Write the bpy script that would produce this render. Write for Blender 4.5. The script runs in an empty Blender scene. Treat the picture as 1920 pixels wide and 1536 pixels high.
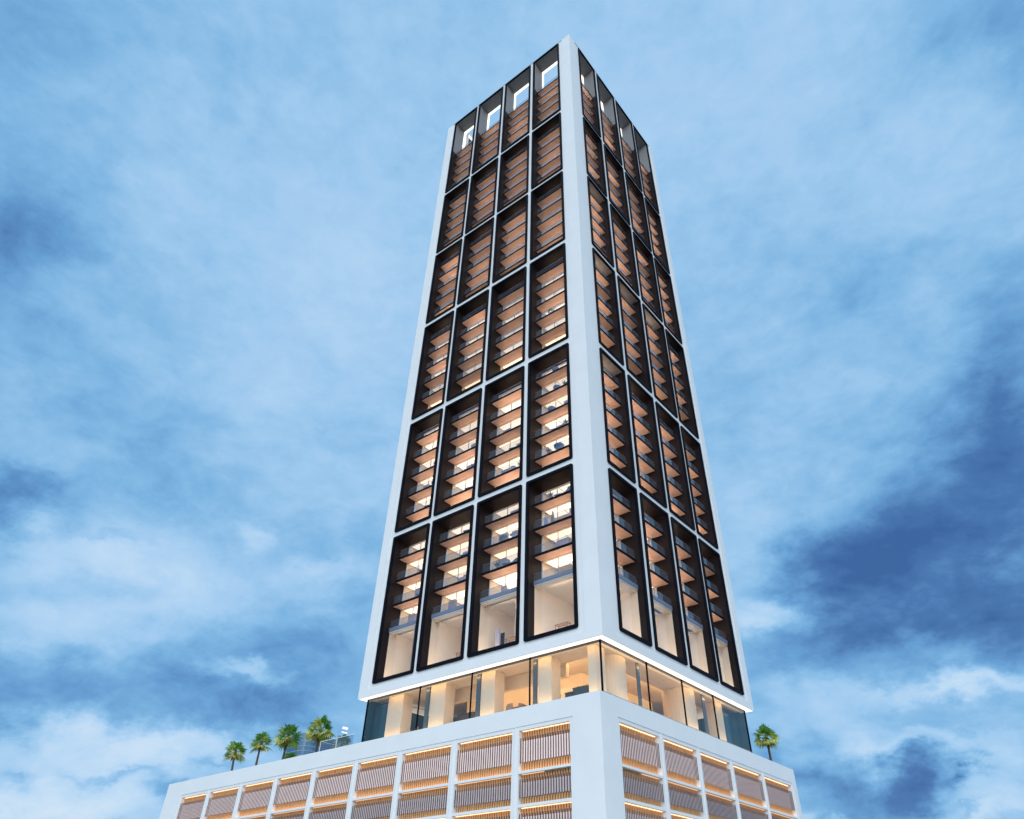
import bpy, math, random
from mathutils import Vector, Matrix
random.seed(7)
S = 1.2916                       # metres per design unit (one storey = 2.55 units = 3.3 m)
sc = bpy.context.scene
COL = sc.collection

# ------------------------------------------------------------------ materials
def new_mat(name):
    m = bpy.data.materials.new(name); m.use_nodes = True
    return m, m.node_tree.nodes, m.node_tree.links, m.node_tree.nodes['Principled BSDF']

def pbr(name, col, rough=.6, metal=0., spec=.5, var=.06, scale=1.5, bump=0., bscale=30., stretch=None, col2=None):
    """principled surface with a soft procedural variation in colour and roughness"""
    m, N, Lk, p = new_mat(name)
    p.inputs['Roughness'].default_value = rough
    p.inputs['Metallic'].default_value = metal
    p.inputs['Specular IOR Level'].default_value = spec
    tc = N.new('ShaderNodeTexCoord'); mp = N.new('ShaderNodeMapping')
    Lk.new(tc.outputs['Object'], mp.inputs['Vector'])
    if stretch: mp.inputs['Scale'].default_value = stretch
    nz = N.new('ShaderNodeTexNoise'); nz.inputs['Scale'].default_value = scale
    nz.inputs['Detail'].default_value = 6; nz.inputs['Roughness'].default_value = .6
    Lk.new(mp.outputs[0], nz.inputs['Vector'])
    cr = N.new('ShaderNodeValToRGB'); e = cr.color_ramp.elements
    a = [max(0, c*(1-var*2)) for c in col]; b = col2 or [min(1, c*(1+var*2)) for c in col]
    e[0].position = .3; e[1].position = .7
    e[0].color = (*a, 1); e[1].color = (*b, 1)
    Lk.new(nz.outputs['Fac'], cr.inputs['Fac']); Lk.new(cr.outputs['Color'], p.inputs['Base Color'])
    if bump:
        n2 = N.new('ShaderNodeTexNoise'); n2.inputs['Scale'].default_value = bscale; n2.inputs['Detail'].default_value = 4
        Lk.new(mp.outputs[0], n2.inputs['Vector'])
        bp = N.new('ShaderNodeBump'); bp.inputs['Strength'].default_value = bump; bp.inputs['Distance'].default_value = .02
        Lk.new(n2.outputs['Fac'], bp.inputs['Height']); Lk.new(bp.outputs[0], p.inputs['Normal'])
    return m

def lamp_mat(name, col, strength):
    m, N, Lk, p = new_mat(name)
    p.inputs['Base Color'].default_value = (*[c*.8 for c in col], 1)
    p.inputs['Emission Color'].default_value = (*col, 1)
    p.inputs['Emission Strength'].default_value = strength
    return m

def glass_mat(name, tint, haze=.0, hazecol=(.7,.75,.85), ior=1.5, rough=.0):
    m, N, Lk, p = new_mat(name); N.remove(p)
    out = N['Material Output']
    tr = N.new('ShaderNodeBsdfTransparent'); tr.inputs['Color'].default_value = (*tint, 1)
    gl = N.new('ShaderNodeBsdfGlossy'); gl.inputs['Roughness'].default_value = rough
    fr = N.new('ShaderNodeFresnel'); ge = N.new('ShaderNodeNewGeometry'); mi = N.new('ShaderNodeMapRange')   # same reflectance from both sides of a thin pane
    Lk.new(ge.outputs['Backfacing'], mi.inputs['Value']); mi.inputs['To Min'].default_value = ior; mi.inputs['To Max'].default_value = 1/ior
    Lk.new(mi.outputs[0], fr.inputs['IOR'])
    mx = N.new('ShaderNodeMixShader')
    Lk.new(fr.outputs[0], mx.inputs[0]); Lk.new(tr.outputs[0], mx.inputs[1]); Lk.new(gl.outputs[0], mx.inputs[2])
    last = mx
    if haze:
        df = N.new('ShaderNodeBsdfDiffuse'); df.inputs['Color'].default_value = (*hazecol, 1)
        m2 = N.new('ShaderNodeMixShader'); m2.inputs[0].default_value = haze
        Lk.new(mx.outputs[0], m2.inputs[1]); Lk.new(df.outputs[0], m2.inputs[2]); last = m2
    Lk.new(last.outputs[0], out.inputs['Surface'])
    return m

M = {}
M['white']   = pbr('white_cladding', (.80,.80,.79), .45, var=.012, scale=.35, spec=.35)
M['black']   = pbr('black_metal', (.005,.006,.011), .6, var=.1, spec=.05)
M['reveal']  = pbr('bronze_reveal', (.013,.010,.012), .5, var=.08, scale=.8, spec=.15)
M['soffit']  = pbr('timber_soffit', (.71,.49,.39), .55, var=.05, scale=2.0, stretch=(.5,.5,.5))
M['litgrey']  = pbr('lit_tone_grey', (.24,.235,.235), .6, var=.03)  # lighter grey stands in for light reaching the reveals
M['floor']   = pbr('balcony_tile', (.42,.40,.38), .6)
M['beam']    = pbr('blue_grey_beam', (.16,.19,.27), .4, var=.04)
M['cream']   = pbr('cream_plaster', (.80,.72,.62), .8, var=.02, scale=.4)
M['lcream']  = pbr('lobby_plaster', (.70,.59,.44), .8, var=.03, scale=.4)
M['lceil']   = pbr('lobby_ceiling', (.72,.60,.46), .8, var=.03, scale=.4)
M['ceil']    = pbr('pale_ceiling', (.78,.72,.64), .8, var=.02, scale=.4)
M['rfloor']  = pbr('oak_floor', (.45,.34,.24), .5, var=.08)
M['wframe']  = pbr('white_window_frame', (.82,.81,.79), .4, var=.01)
M['curtain'] = pbr('lilac_curtain', (.42,.38,.46), .9, var=.06, scale=3, stretch=(6,6,.3))
M['pane']    = glass_mat('window_glass', (.95,.96,.97), ior=1.45)
M['tallg']   = glass_mat('tall_pane_glass', (.95,.95,.96), ior=1.8)
M['rail']    = glass_mat('railing_glass', (.80,.84,.90), haze=.045, hazecol=(.55,.60,.72))
M['lobbyg']  = glass_mat('lobby_glass', (.93,.94,.95), ior=1.8)
M['teal']    = pbr('dark_teal_glass', (.012,.045,.062), .12, var=.15, scale=.3)
M['fin']     = pbr('dark_glass_fin', (.07,.085,.09), .15, var=.05)
M['deck']    = pbr('roof_paving', (.40,.39,.37), .8, var=.08)
M['orange']  = pbr('lit_timber_slat', (.74,.38,.16), .55, var=.10, scale=3, stretch=(3,3,.3))
M['slat']    = pbr('mauve_slat', (.085,.065,.085), .45, var=.10, scale=3, stretch=(3,3,.3))
M['backing'] = pbr('slat_backing', (.74,.68,.62), .7, var=.03)
M['ground']  = pbr('plaza_paving', (.30,.29,.28), .85, var=.12, scale=.2, bump=.2)
M['street']  = pbr('asphalt', (.05,.05,.052), .9, var=.12, scale=.6, bump=.3)
M['cush']    = pbr('navy_cushion', (.035,.065,.15), .85, var=.1)
M['cushb']   = pbr('blue_cushion', (.07,.15,.32), .85, var=.1)
M['metal']   = pbr('grey_metal', (.30,.31,.33), .4, metal=.6, var=.04)
M['pot']     = pbr('grey_pot', (.22,.23,.26), .7)
M['leaf']    = pbr('green_leaf', (.045,.105,.03), .6, var=.25, scale=4)
M['tablet']  = pbr('walnut', (.17,.10,.06), .5, var=.1)
M['cabinet'] = pbr('dark_teal_lacquer', (.010,.022,.024), .35, var=.1)
M['brownc']  = pbr('dark_brown_cabinet', (.055,.036,.026), .5, var=.1)
M['tanseat'] = pbr('tan_leather', (.30,.21,.12), .6, var=.1)
M['palmg']   = pbr('palm_green', (.17,.36,.06), .55, var=.25, scale=2)
M['palmy']   = pbr('palm_yellow_uplit', (.68,.68,.16), .55, var=.25, scale=2)  # yellowing lower leaves, with warm uplight put into the colour
M['palmb']   = pbr('palm_dry', (.48,.33,.11), .8, var=.25, scale=2)
for k in ('palmg','palmy','palmb','leaf'):
    nt = M[k].node_tree; p = nt.nodes['Principled BSDF']; tl = nt.nodes.new('ShaderNodeBsdfTranslucent'); ms = nt.nodes.new('ShaderNodeMixShader'); ms.inputs[0].default_value = .45
    nt.links.new(p.inputs['Base Color'].links[0].from_socket, tl.inputs['Color'])
    nt.links.new(p.outputs[0], ms.inputs[1]); nt.links.new(tl.outputs[0], ms.inputs[2]); nt.links.new(ms.outputs[0], nt.nodes['Material Output'].inputs['Surface'])
M['trunk']   = pbr('palm_bark', (.115,.080,.060), .9, var=.25, scale=6, bump=.6, bscale=12, stretch=(1,1,5))
M['bglass']  = pbr('far_blue_glass', (.05,.14,.25), .15, var=.25, scale=.05, stretch=(1,1,4))
M['bband']   = pbr('far_pale_band', (.16,.27,.38), .5, var=.08, scale=.1)
M['bdark']   = pbr('far_dark_panel', (.10,.085,.11), .5, var=.06)
M['skin']    = pbr('skin', (.50,.32,.24), .6, var=.03)
M['hairb']   = pbr('brown_hair', (.06,.035,.02), .6)
M['hairk']   = pbr('black_hair', (.010,.009,.010), .6)
M['robe']    = pbr('pale_blue_dress', (.42,.46,.55), .85, var=.06)
M['robe2']   = pbr('grey_dress', (.24,.24,.23), .85, var=.06)
for i, (st) in enumerate((1.0, 1.35, 1.7, 2.2)):
    M['lamp%d' % i] = lamp_mat('room_lamp_%d' % i, (1., .80, .58), st)
    M['batten%d' % i] = lamp_mat('added_uplight_%d' % i, (1., .70, .48), st*1.6)  # added strip hidden on the window head, lights the soffit
    M['glow%d' % i] = lamp_mat('added_floor_uplight_%d' % i, (1., .72, .52), (4.2, 7.5, 11.5, 15.)[i])  # added floor strip, unseen from below, lights the soffit
M['lobbyl']  = lamp_mat('lobby_hidden_lamp', (1., .66, .31), 20.)
M['corel']   = lamp_mat('lobby_core_lamp', (1., .67, .36), 11.)
for i, st in enumerate((.40, .06, .20)): M['boardglow%d' % i] = lamp_mat('slat_board_glow_%d' % i, (1., .80, .74), st)  # glow put into the backing board behind the front slats
M['uplit']   = lamp_mat('lobby_added_uplight', (1., .67, .34), 8.0)  # added floor strips below the sightline
M['tall']    = lamp_mat('tall_room_lamp', (1., .74, .54), 30.)
M['tallup']  = lamp_mat('tall_room_added_uplight', (1., .76, .54), 13.)  # added floor strip hidden by the sill
M['edge']    = lamp_mat('soffit_light_band', (1., .93, .84), 1.35)  # also gives the crown rims their added glow
M['led0']    = lamp_mat('warm_strip_bright', (1., .72, .46), 1.9)
M['led1']    = lamp_mat('warm_strip_dim', (1., .68, .44), .8)
M['led2']    = lamp_mat('warm_strip_medium', (1., .70, .44), 1.9)
M['flood']   = lamp_mat('floodlight_face', (1., .97, .95), .45)

# ------------------------------------------------------------------ mesh builder
class MB:
    def __init__(s, k=S): s.v = []; s.f = []; s.m = []; s.k = k; s.mats = []
    def mi(s, mat):
        if mat not in s.mats: s.mats.append(mat)
        return s.mats.index(mat)
    def poly(s, pts, mat):
        b = len(s.v); s.v += [tuple(p) for p in pts]; s.f.append(list(range(b, b+len(pts)))); s.m.append(s.mi(mat))
    def mesh(s, pts, faces, mat):
        b = len(s.v); s.v += [tuple(p) for p in pts]; i = s.mi(mat)
        for f in faces: s.f.append([b+j for j in f]); s.m.append(i)
    def box(s, x0, x1, y0, y1, z0, z1, mat, mats=None):
        P = [(x0,y0,z0),(x1,y0,z0),(x1,y1,z0),(x0,y1,z0),(x0,y0,z1),(x1,y0,z1),(x1,y1,z1),(x0,y1,z1)]
        F = [(3,2,1,0),(4,5,6,7),(0,1,5,4),(1,2,6,5),(2,3,7,6),(3,0,4,7)]
        s.mesh(P, F, mat)
    def tube(s, p0, p1, r0, r1, mat, n=8):
        p0 = Vector(p0); p1 = Vector(p1); d = (p1-p0).normalized()
        a = d.orthogonal().normalized(); b = d.cross(a)
        P = []
        for p, r in ((p0, r0), (p1, r1)):
            for i in range(n):
                t = 2*math.pi*i/n; P.append(p + a*(r*math.cos(t)) + b*(r*math.sin(t)))
        F = [(i, (i+1) % n, n+(i+1) % n, n+i) for i in range(n)] + [tuple(range(n))[::-1], tuple(range(n, 2*n))]
        s.mesh(P, F, mat)
    def lathe(s, c, prof, mat, n=14):
        P = []; F = []
        for r, z in prof:
            for i in range(n):
                t = 2*math.pi*i/n; P.append((c[0]+r*math.cos(t), c[1]+r*math.sin(t), c[2]+z))
        for j in range(len(prof)-1):
            for i in range(n):
                F.append((j*n+i, j*n+(i+1) % n, (j+1)*n+(i+1) % n, (j+1)*n+i))
        F.append(tuple(range(n))[::-1]); F.append(tuple((len(prof)-1)*n+i for i in range(n)))
        s.mesh(P, F, mat)
    def build(s, name, parent=None, origin=None, smooth=False):
        o0 = Vector(origin) if origin is not None else Vector((0,0,0))
        if parent is not None: o0 = ROOT.get(parent.name, o0)
        me = bpy.data.meshes.new(name)
        me.from_pydata([Vector(p)*s.k - o0 for p in s.v], [], s.f)
        for m in s.mats: me.materials.append(M[m])
        for p, i in zip(me.polygons, s.m): p.material_index = i; p.use_smooth = smooth
        me.update()
        o = bpy.data.objects.new(name, me); COL.objects.link(o)
        if parent is not None: o.parent = parent; ROOT[o.name] = o0
        elif origin is not None: o.location = o0
        return o
ROOT = {}
def tag(o, label=None, cat=None, group=None, kind=None):
    if label: o['label'] = label
    if cat: o['category'] = cat
    if group: o['group'] = group
    if kind: o['kind'] = kind
    return o
def empty(name, loc, label, cat, group=None):
    o = bpy.data.objects.new(name, None); COL.objects.link(o)
    o.empty_display_size = .5; o.location = Vector(loc); ROOT[o.name] = Vector(loc)
    return tag(o, label, cat, group)
def copy_tree(o, parent=None):
    c = o.copy(); COL.objects.link(c); c.parent = parent
    for ch in [x for x in bpy.data.objects if x.parent == o]: copy_tree(ch, c)
    return c
# ================================================================== TOWER
W1, W2, H = 27.47, 26.87, 100.0
def fmap(face):
    """(distance from the corner along the face, depth into the tower, height) -> design xyz"""
    if face == 'L': return lambda a, d, z: (-a, d, z)
    if face == 'R': return lambda a, d, z: (-d, a, z)
    if face == 'B': return lambda a, d, z: (-a, W2-d, z)
    return lambda a, d, z: (-W1+d, a, z)
def fbox(mb, fm, a0, a1, d0, d1, z0, z1, mat):
    p = fm(a0, d0, z0); q = fm(a1, d1, z1)
    mb.box(min(p[0],q[0]), max(p[0],q[0]), min(p[1],q[1]), max(p[1],q[1]), z0, z1, mat)
def fquad(mb, fm, pts, mat): mb.poly([fm(*p) for p in pts], mat)
COLS = {'L': [(2.25,7.60),(8.17,13.79),(14.30,19.94),(20.40,25.78)],
        'R': [(2.67,7.50),(8.17,13.57),(14.20,19.64),(20.18,25.12)]}
COLS['L'] = [tuple(a-.0018*(27.4+a) for a in c) for c in COLS['L']]; COLS['R'] = [tuple(a-.0022*(42.8+a) for a in c) for c in COLS['R']]
COLS['B'] = COLS['L']; COLS['S'] = COLS['R']
ROWS = [(78.45,99.96),(63.22,77.72),(48.35,62.60),(31.96,47.62),(16.77,31.22),(1.10,16.17)]
ROWS = [(a-.0020*(a+18), b-.0020*(b+18)) for a, b in ROWS]; PRO = .085      # the frames stand proud of the cladding
SLABS = [[90.40,88.00,85.55,83.10,80.60],[75.75,73.20,70.70,68.20,65.62],[60.56,58.05,55.50,53.00,50.50],
         [45.42,42.90,40.35,37.90,35.30],[29.00,26.46,23.95,21.40,18.85],[13.83,11.27,8.71,6.14]]
T = .27            # face width of the dark frames
ST = .22           # slab thickness
DEF = {'L': .86, 'R': .62}
DE, DW = .86, 2.05 # slab edge and window depth
tower = empty('residential_tower', (-W1*S/2, W2*S/2, -4.95*S),
   'tall white framed tower with dark recessed balcony bays standing on the white podium', 'tower')

# ---- white cladding: pilaster border flush at depth 0, bay field 8 cm back
def facade(face, wid):
    mb = MB(); fm = fmap(face); B = 1.55; z0f = .66; r = .08
    far = wid - 1.12
    def rect(a0, a1, z0, z1, d): fquad(mb, fm, [(a0,d,z0),(a1,d,z0),(a1,d,z1),(a0,d,z1)], 'white')
    rect(0, B, 0, H, 0); rect(far, wid, 0, H, 0); rect(B, far, 0, z0f, 0)
    fquad(mb, fm, [(B,0,z0f),(B,r,z0f),(B,r,H),(B,0,H)], 'white')
    fquad(mb, fm, [(far,0,z0f),(far,r,z0f),(far,r,H),(far,0,H)], 'white')
    fquad(mb, fm, [(B,0,z0f),(far,0,z0f),(far,r,z0f),(B,r,z0f)], 'white')
    ax = [B] + [x for c in COLS[face] for x in (c[0]+.15, c[1]-.15)] + [far]
    zx = sorted([z0f] + [x for c in ROWS for x in (c[0]+.15, c[1]-.15)] + [H])
    for i in range(len(ax)-1):
        for j in range(len(zx)-1):
            if i % 2 == 1 and j % 2 == 1: continue
            rect(ax[i], ax[i+1], zx[j], zx[j+1], r)
    return mb
for face, wid in (('L', W1), ('R', W2), ('B', W1), ('S', W2)):
    facade(face, wid).build('facade_cladding', tower)

# ---- dark frames with deep reveals
def loop(a0, a1, z0, z1, rad, n=4):
    out = []
    for cx, cz, t0 in ((a1-rad, z1-rad, 0), (a0+rad, z1-rad, 90), (a0+rad, z0+rad, 180), (a1-rad, z0+rad, 270)):
        for i in range(n+1):
            t = math.radians(t0 + 90*i/n); out.append((cx+rad*math.cos(t), cz+rad*math.sin(t)))
    return out
def ring(mb, fm, c, z, depth):
    o = loop(c[0], c[1], z[0], z[1], .15); i = loop(c[0]+T, c[1]-T, z[0]+T, z[1]-T, .05)
    n = len(o)
    def strip(l0, d0, l1, d1, mat):
        P = [fm(a, d0, zz) for a, zz in l0] + [fm(a, d1, zz) for a, zz in l1]
        mb.mesh(P, [(k, (k+1) % n, n+(k+1) % n, n+k) for k in range(n)], mat)
    strip(o, .10, o, -PRO, 'black'); strip(o, -PRO, i, -PRO, 'black')
    strip(i, -PRO, i, .14, 'black'); strip(i, .14, i, depth, 'reveal')
for face in 'LR':
    for c in COLS[face]:
        for z in ROWS:
            mb = MB(); ring(mb, fmap(face), c, z, DW+.02); mb.build('bay_frame', tower)
mb = MB()
for face in 'BS':
    for c in COLS[face]:
        for ri, z in enumerate(ROWS):
            fm = fmap(face); ring(mb, fm, c, z, DW+.02 if ri == 0 else .9)
            if ri: fquad(mb, fm, [(c[0]+T,.88,z[0]+T),(c[1]-T,.88,z[0]+T),(c[1]-T,.88,z[1]-T),(c[0]+T,.88,z[1]-T)], 'teal')
            else:
                for k in range(4):
                    fbox(mb, fm, c[0]+T, c[1]-T, DE, DW, SLABS[0][k], SLABS[0][k]+ST, 'black')
mb.build('rear_bay_frames', tower)

# ---- crown: open screen wall above the roof deck
mb = MB(); ZR = 90.65
def crown(face, wid):
    fm = fmap(face); d0, d1 = DW, DW+.42; zt = ROWS[0][1]-T-.12; zb = ZR+.02
    ax = [d0 if face in 'LB' else d1] + [x for c in COLS[face] for x in (c[0]+T+.06, c[1]-T-.06)] + [wid-d0 if face in 'LB' else wid-d1]
    for i in range(0, len(ax)-1, 2): fbox(mb, fm, ax[i], ax[i+1], d0, d1, zb, zt, 'white')
    fbox(mb, fm, ax[0], ax[-1], d0, d1, zt, H-.03, 'white')
crown('L', W1); crown('B', W1); crown('R', W2); crown('S', W2)
fquad(mb, fmap('L'), [(0,.0,H),(W1,0,H),(W1,DW+.2,H),(0,DW+.2,H)], 'white')
fquad(mb, fmap('B'), [(0,.0,H),(W1,0,H),(W1,DW+.2,H),(0,DW+.2,H)], 'white')
fquad(mb, fmap('R'), [(DW+.2,0,H),(W2-DW-.2,0,H),(W2-DW-.2,DW+.2,H),(DW+.2,DW+.2,H)], 'white')
fquad(mb, fmap('S'), [(DW+.2,0,H),(W2-DW-.2,0,H),(W2-DW-.2,DW+.2,H),(DW+.2,DW+.2,H)], 'white')
mb.build('crown_screen', tower)
mb = MB()  # added glowing rims stand in for skylight on the white crown jambs
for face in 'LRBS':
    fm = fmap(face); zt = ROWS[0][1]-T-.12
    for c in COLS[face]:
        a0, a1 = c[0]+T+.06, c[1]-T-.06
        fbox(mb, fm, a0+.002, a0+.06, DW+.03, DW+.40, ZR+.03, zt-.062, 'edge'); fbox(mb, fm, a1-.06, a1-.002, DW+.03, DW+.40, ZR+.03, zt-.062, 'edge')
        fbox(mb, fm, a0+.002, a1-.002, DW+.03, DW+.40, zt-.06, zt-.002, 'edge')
tag(mb.build('crown_jamb_glow', tower), kind='stuff')
mb = MB(); mb.box(-W1+DW+.03, -DW-.03, DW+.03, W2-DW-.03, 90.45, ZR, 'deck'); mb.build('roof_slab', tower)

# ---- paler grey panels put the light into crown reveals and some right-face bay heads
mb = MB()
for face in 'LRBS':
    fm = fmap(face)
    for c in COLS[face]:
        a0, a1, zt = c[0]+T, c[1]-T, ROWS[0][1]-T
        fbox(mb, fm, a0+.004, a0+.03, .15, DW-.01, 90.66, zt-.004, 'litgrey'); fbox(mb, fm, a1-.03, a1-.004, .15, DW-.01, 90.66, zt-.004, 'litgrey')
        fbox(mb, fm, a0+.034, a1-.034, .15, DW-.01, zt-.03, zt-.005, 'litgrey')
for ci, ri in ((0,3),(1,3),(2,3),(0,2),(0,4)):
    c = COLS['R'][ci]; fbox(mb, fmap('R'), c[0]+T+.01, c[1]-T-.01, .15, DW-.08, ROWS[ri][1]-T-.03, ROWS[ri][1]-T-.005, 'litgrey')
tag(mb.build('lit_tone_panel', tower), kind='stuff')

# ---- storeys: balconies, windows, rooms, lamps
cells = []         # every storey of every bay: (face, col, row, index, floor z, ceiling z)
for face in 'LR':
    for ci, c in enumerate(COLS[face]):
        for ri, sl in enumerate(SLABS):
            zb, zt = ROWS[ri][0]+T, ROWS[ri][1]-T
            lev = [zt if ri else None] + sl + [zb-ST]
            for k in range(len(lev)-1):
                top = lev[k]; flo = lev[k+1]+ST
                if top is None: top = None
                cells.append((face, ci, ri, k, flo, top))
CAMU = Vector((27.451, -42.842, -18.215))
def slab_mesh(mb, face, a0, a1, z, beam):
    fm = fmap(face); DE = DEF[face]
    e = .30 if beam else ST; fas = 'beam' if beam else 'black'
    fbox(mb, fm, a0, a1, DE, DE+.05, z-.01, z+ST+ (0 if not beam else .12), fas)
    fquad(mb, fm, [(a0,DE+.05,z),(a1,DE+.05,z),(a1,DW+.01,z),(a0,DW+.01,z)], 'soffit' if not beam else 'ceil')
    fquad(mb, fm, [(a0,DE+.05,z+ST),(a1,DE+.05,z+ST),(a1,DW+.01,z+ST),(a0,DW+.01,z+ST)], 'floor')
def rail_mesh(mb, face, a0, a1, z):
    fm = fmap(face); DE = DEF[face]
    d = DE+.07; zt = z+.80
    fbox(mb, fm, a0+.03, a1-.03, d, d+.02, z+.01, zt, 'rail')
    fbox(mb, fm, a0+.03, a1-.03, d-.004, d+.024, zt, zt+.02, 'metal')
def window_mesh(mb, fm, a0, a1, z0, z1, flip):
    d = DW-.06; fw = .13; h = z1-z0
    fbox(mb, fm, a0, a0+fw, d, d+.1, z0, z1, 'wframe'); fbox(mb, fm, a1-fw, a1, d, d+.1, z0, z1, 'wframe')
    fbox(mb, fm, a0+fw, a1-fw, d+.004, d+.1, z1-.10, z1, 'wframe')
    m = a0 + (a1-a0)*(.62 if not flip else .38)
    fbox(mb, fm, m-.025, m+.025, d+.01, d+.08, z0, z1-.10, 'metal')
    m2 = a0+.55 if not flip else a1-.55
    fbox(mb, fm, m2-.02, m2+.02, d+.01, d+.08, z0, z1-.10, 'metal')
    fquad(mb, fm, [(a0+fw,d+.05,z0),(a1-fw,d+.05,z0),(a1-fw,d+.05,z1-.1),(a0+fw,d+.05,z1-.1)], 'pane')
def size_on_photo(face, ci, z):
    c = COLS[face][ci]; p = Vector(fmap(face)((c[0]+c[1])/2, DE, z)); r = p-CAMU
    n = Vector((0,1,0)) if face == 'L' else Vector((-1,0,0))
    return abs(r.normalized().dot(n)) * (abs(r.normalized().z)*1.2 + .5) / r.length_squared
bal = []
for face, ci, ri, k, flo, top in cells:
    if k < len(SLABS[ri]): bal.append((size_on_photo(face, ci, flo), face, ci, ri, k, flo, top))
bal.sort(reverse=True)
rest = MB()
for n, (sz, face, ci, ri, k, flo, top) in enumerate(bal):
    fm = fmap(face); c = COLS[face][ci]; a0, a1 = c[0]+T, c[1]-T
    z = SLABS[ri][k]; beam = (ri == 5 and k == 3); flip = (face == 'R')
    own = n < 100
    mb = MB() if own else rest; slab_mesh(mb, face, a0, a1, z, beam)
    b = mb.build('balcony', tower) if own else None
    mb = MB() if own else rest; rail_mesh(mb, face, a0, a1, flo)
    if own: mb.build('glass_railing', b)
    if top is None: continue            # the topmost slab carries the open crown, no window above it
    mb = MB() if own else rest; window_mesh(mb, fm, a0, a1, flo+.01, top-.01, flip)
    if own: mb.build('window', b)
o = rest.build('balcony', tower); tag(o, kind='stuff')

# glazing above the sill of each bay (lowest storey of the bay) and the tall panes of the bottom row
for face in 'LR':
    for ci, c in enumerate(COLS[face]):
        fm = fmap(face); a0, a1 = c[0]+T, c[1]-T
        mb = MB(); zb = ROWS[5][0]+T; zt = SLABS[5][3]
        DE = DEF[face]; d = DE+.10
        fquad(mb, fm, [(a0,d,zb),(a1,d,zb),(a1,d,zt),(a0,d,zt)], 'tallg')
        mm = 1.25
        fbox(mb, fm, a0+mm-.03, a0+mm+.03, d+.02, d+.12, zb, zt, 'metal') if (face == 'L' and ci == 3) else None
        fbox(mb, fm, a0, a1, d-.03, d+.05, zt-.10, zt-.012, 'wframe')
        mb.build('tall_window', tower)

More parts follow.
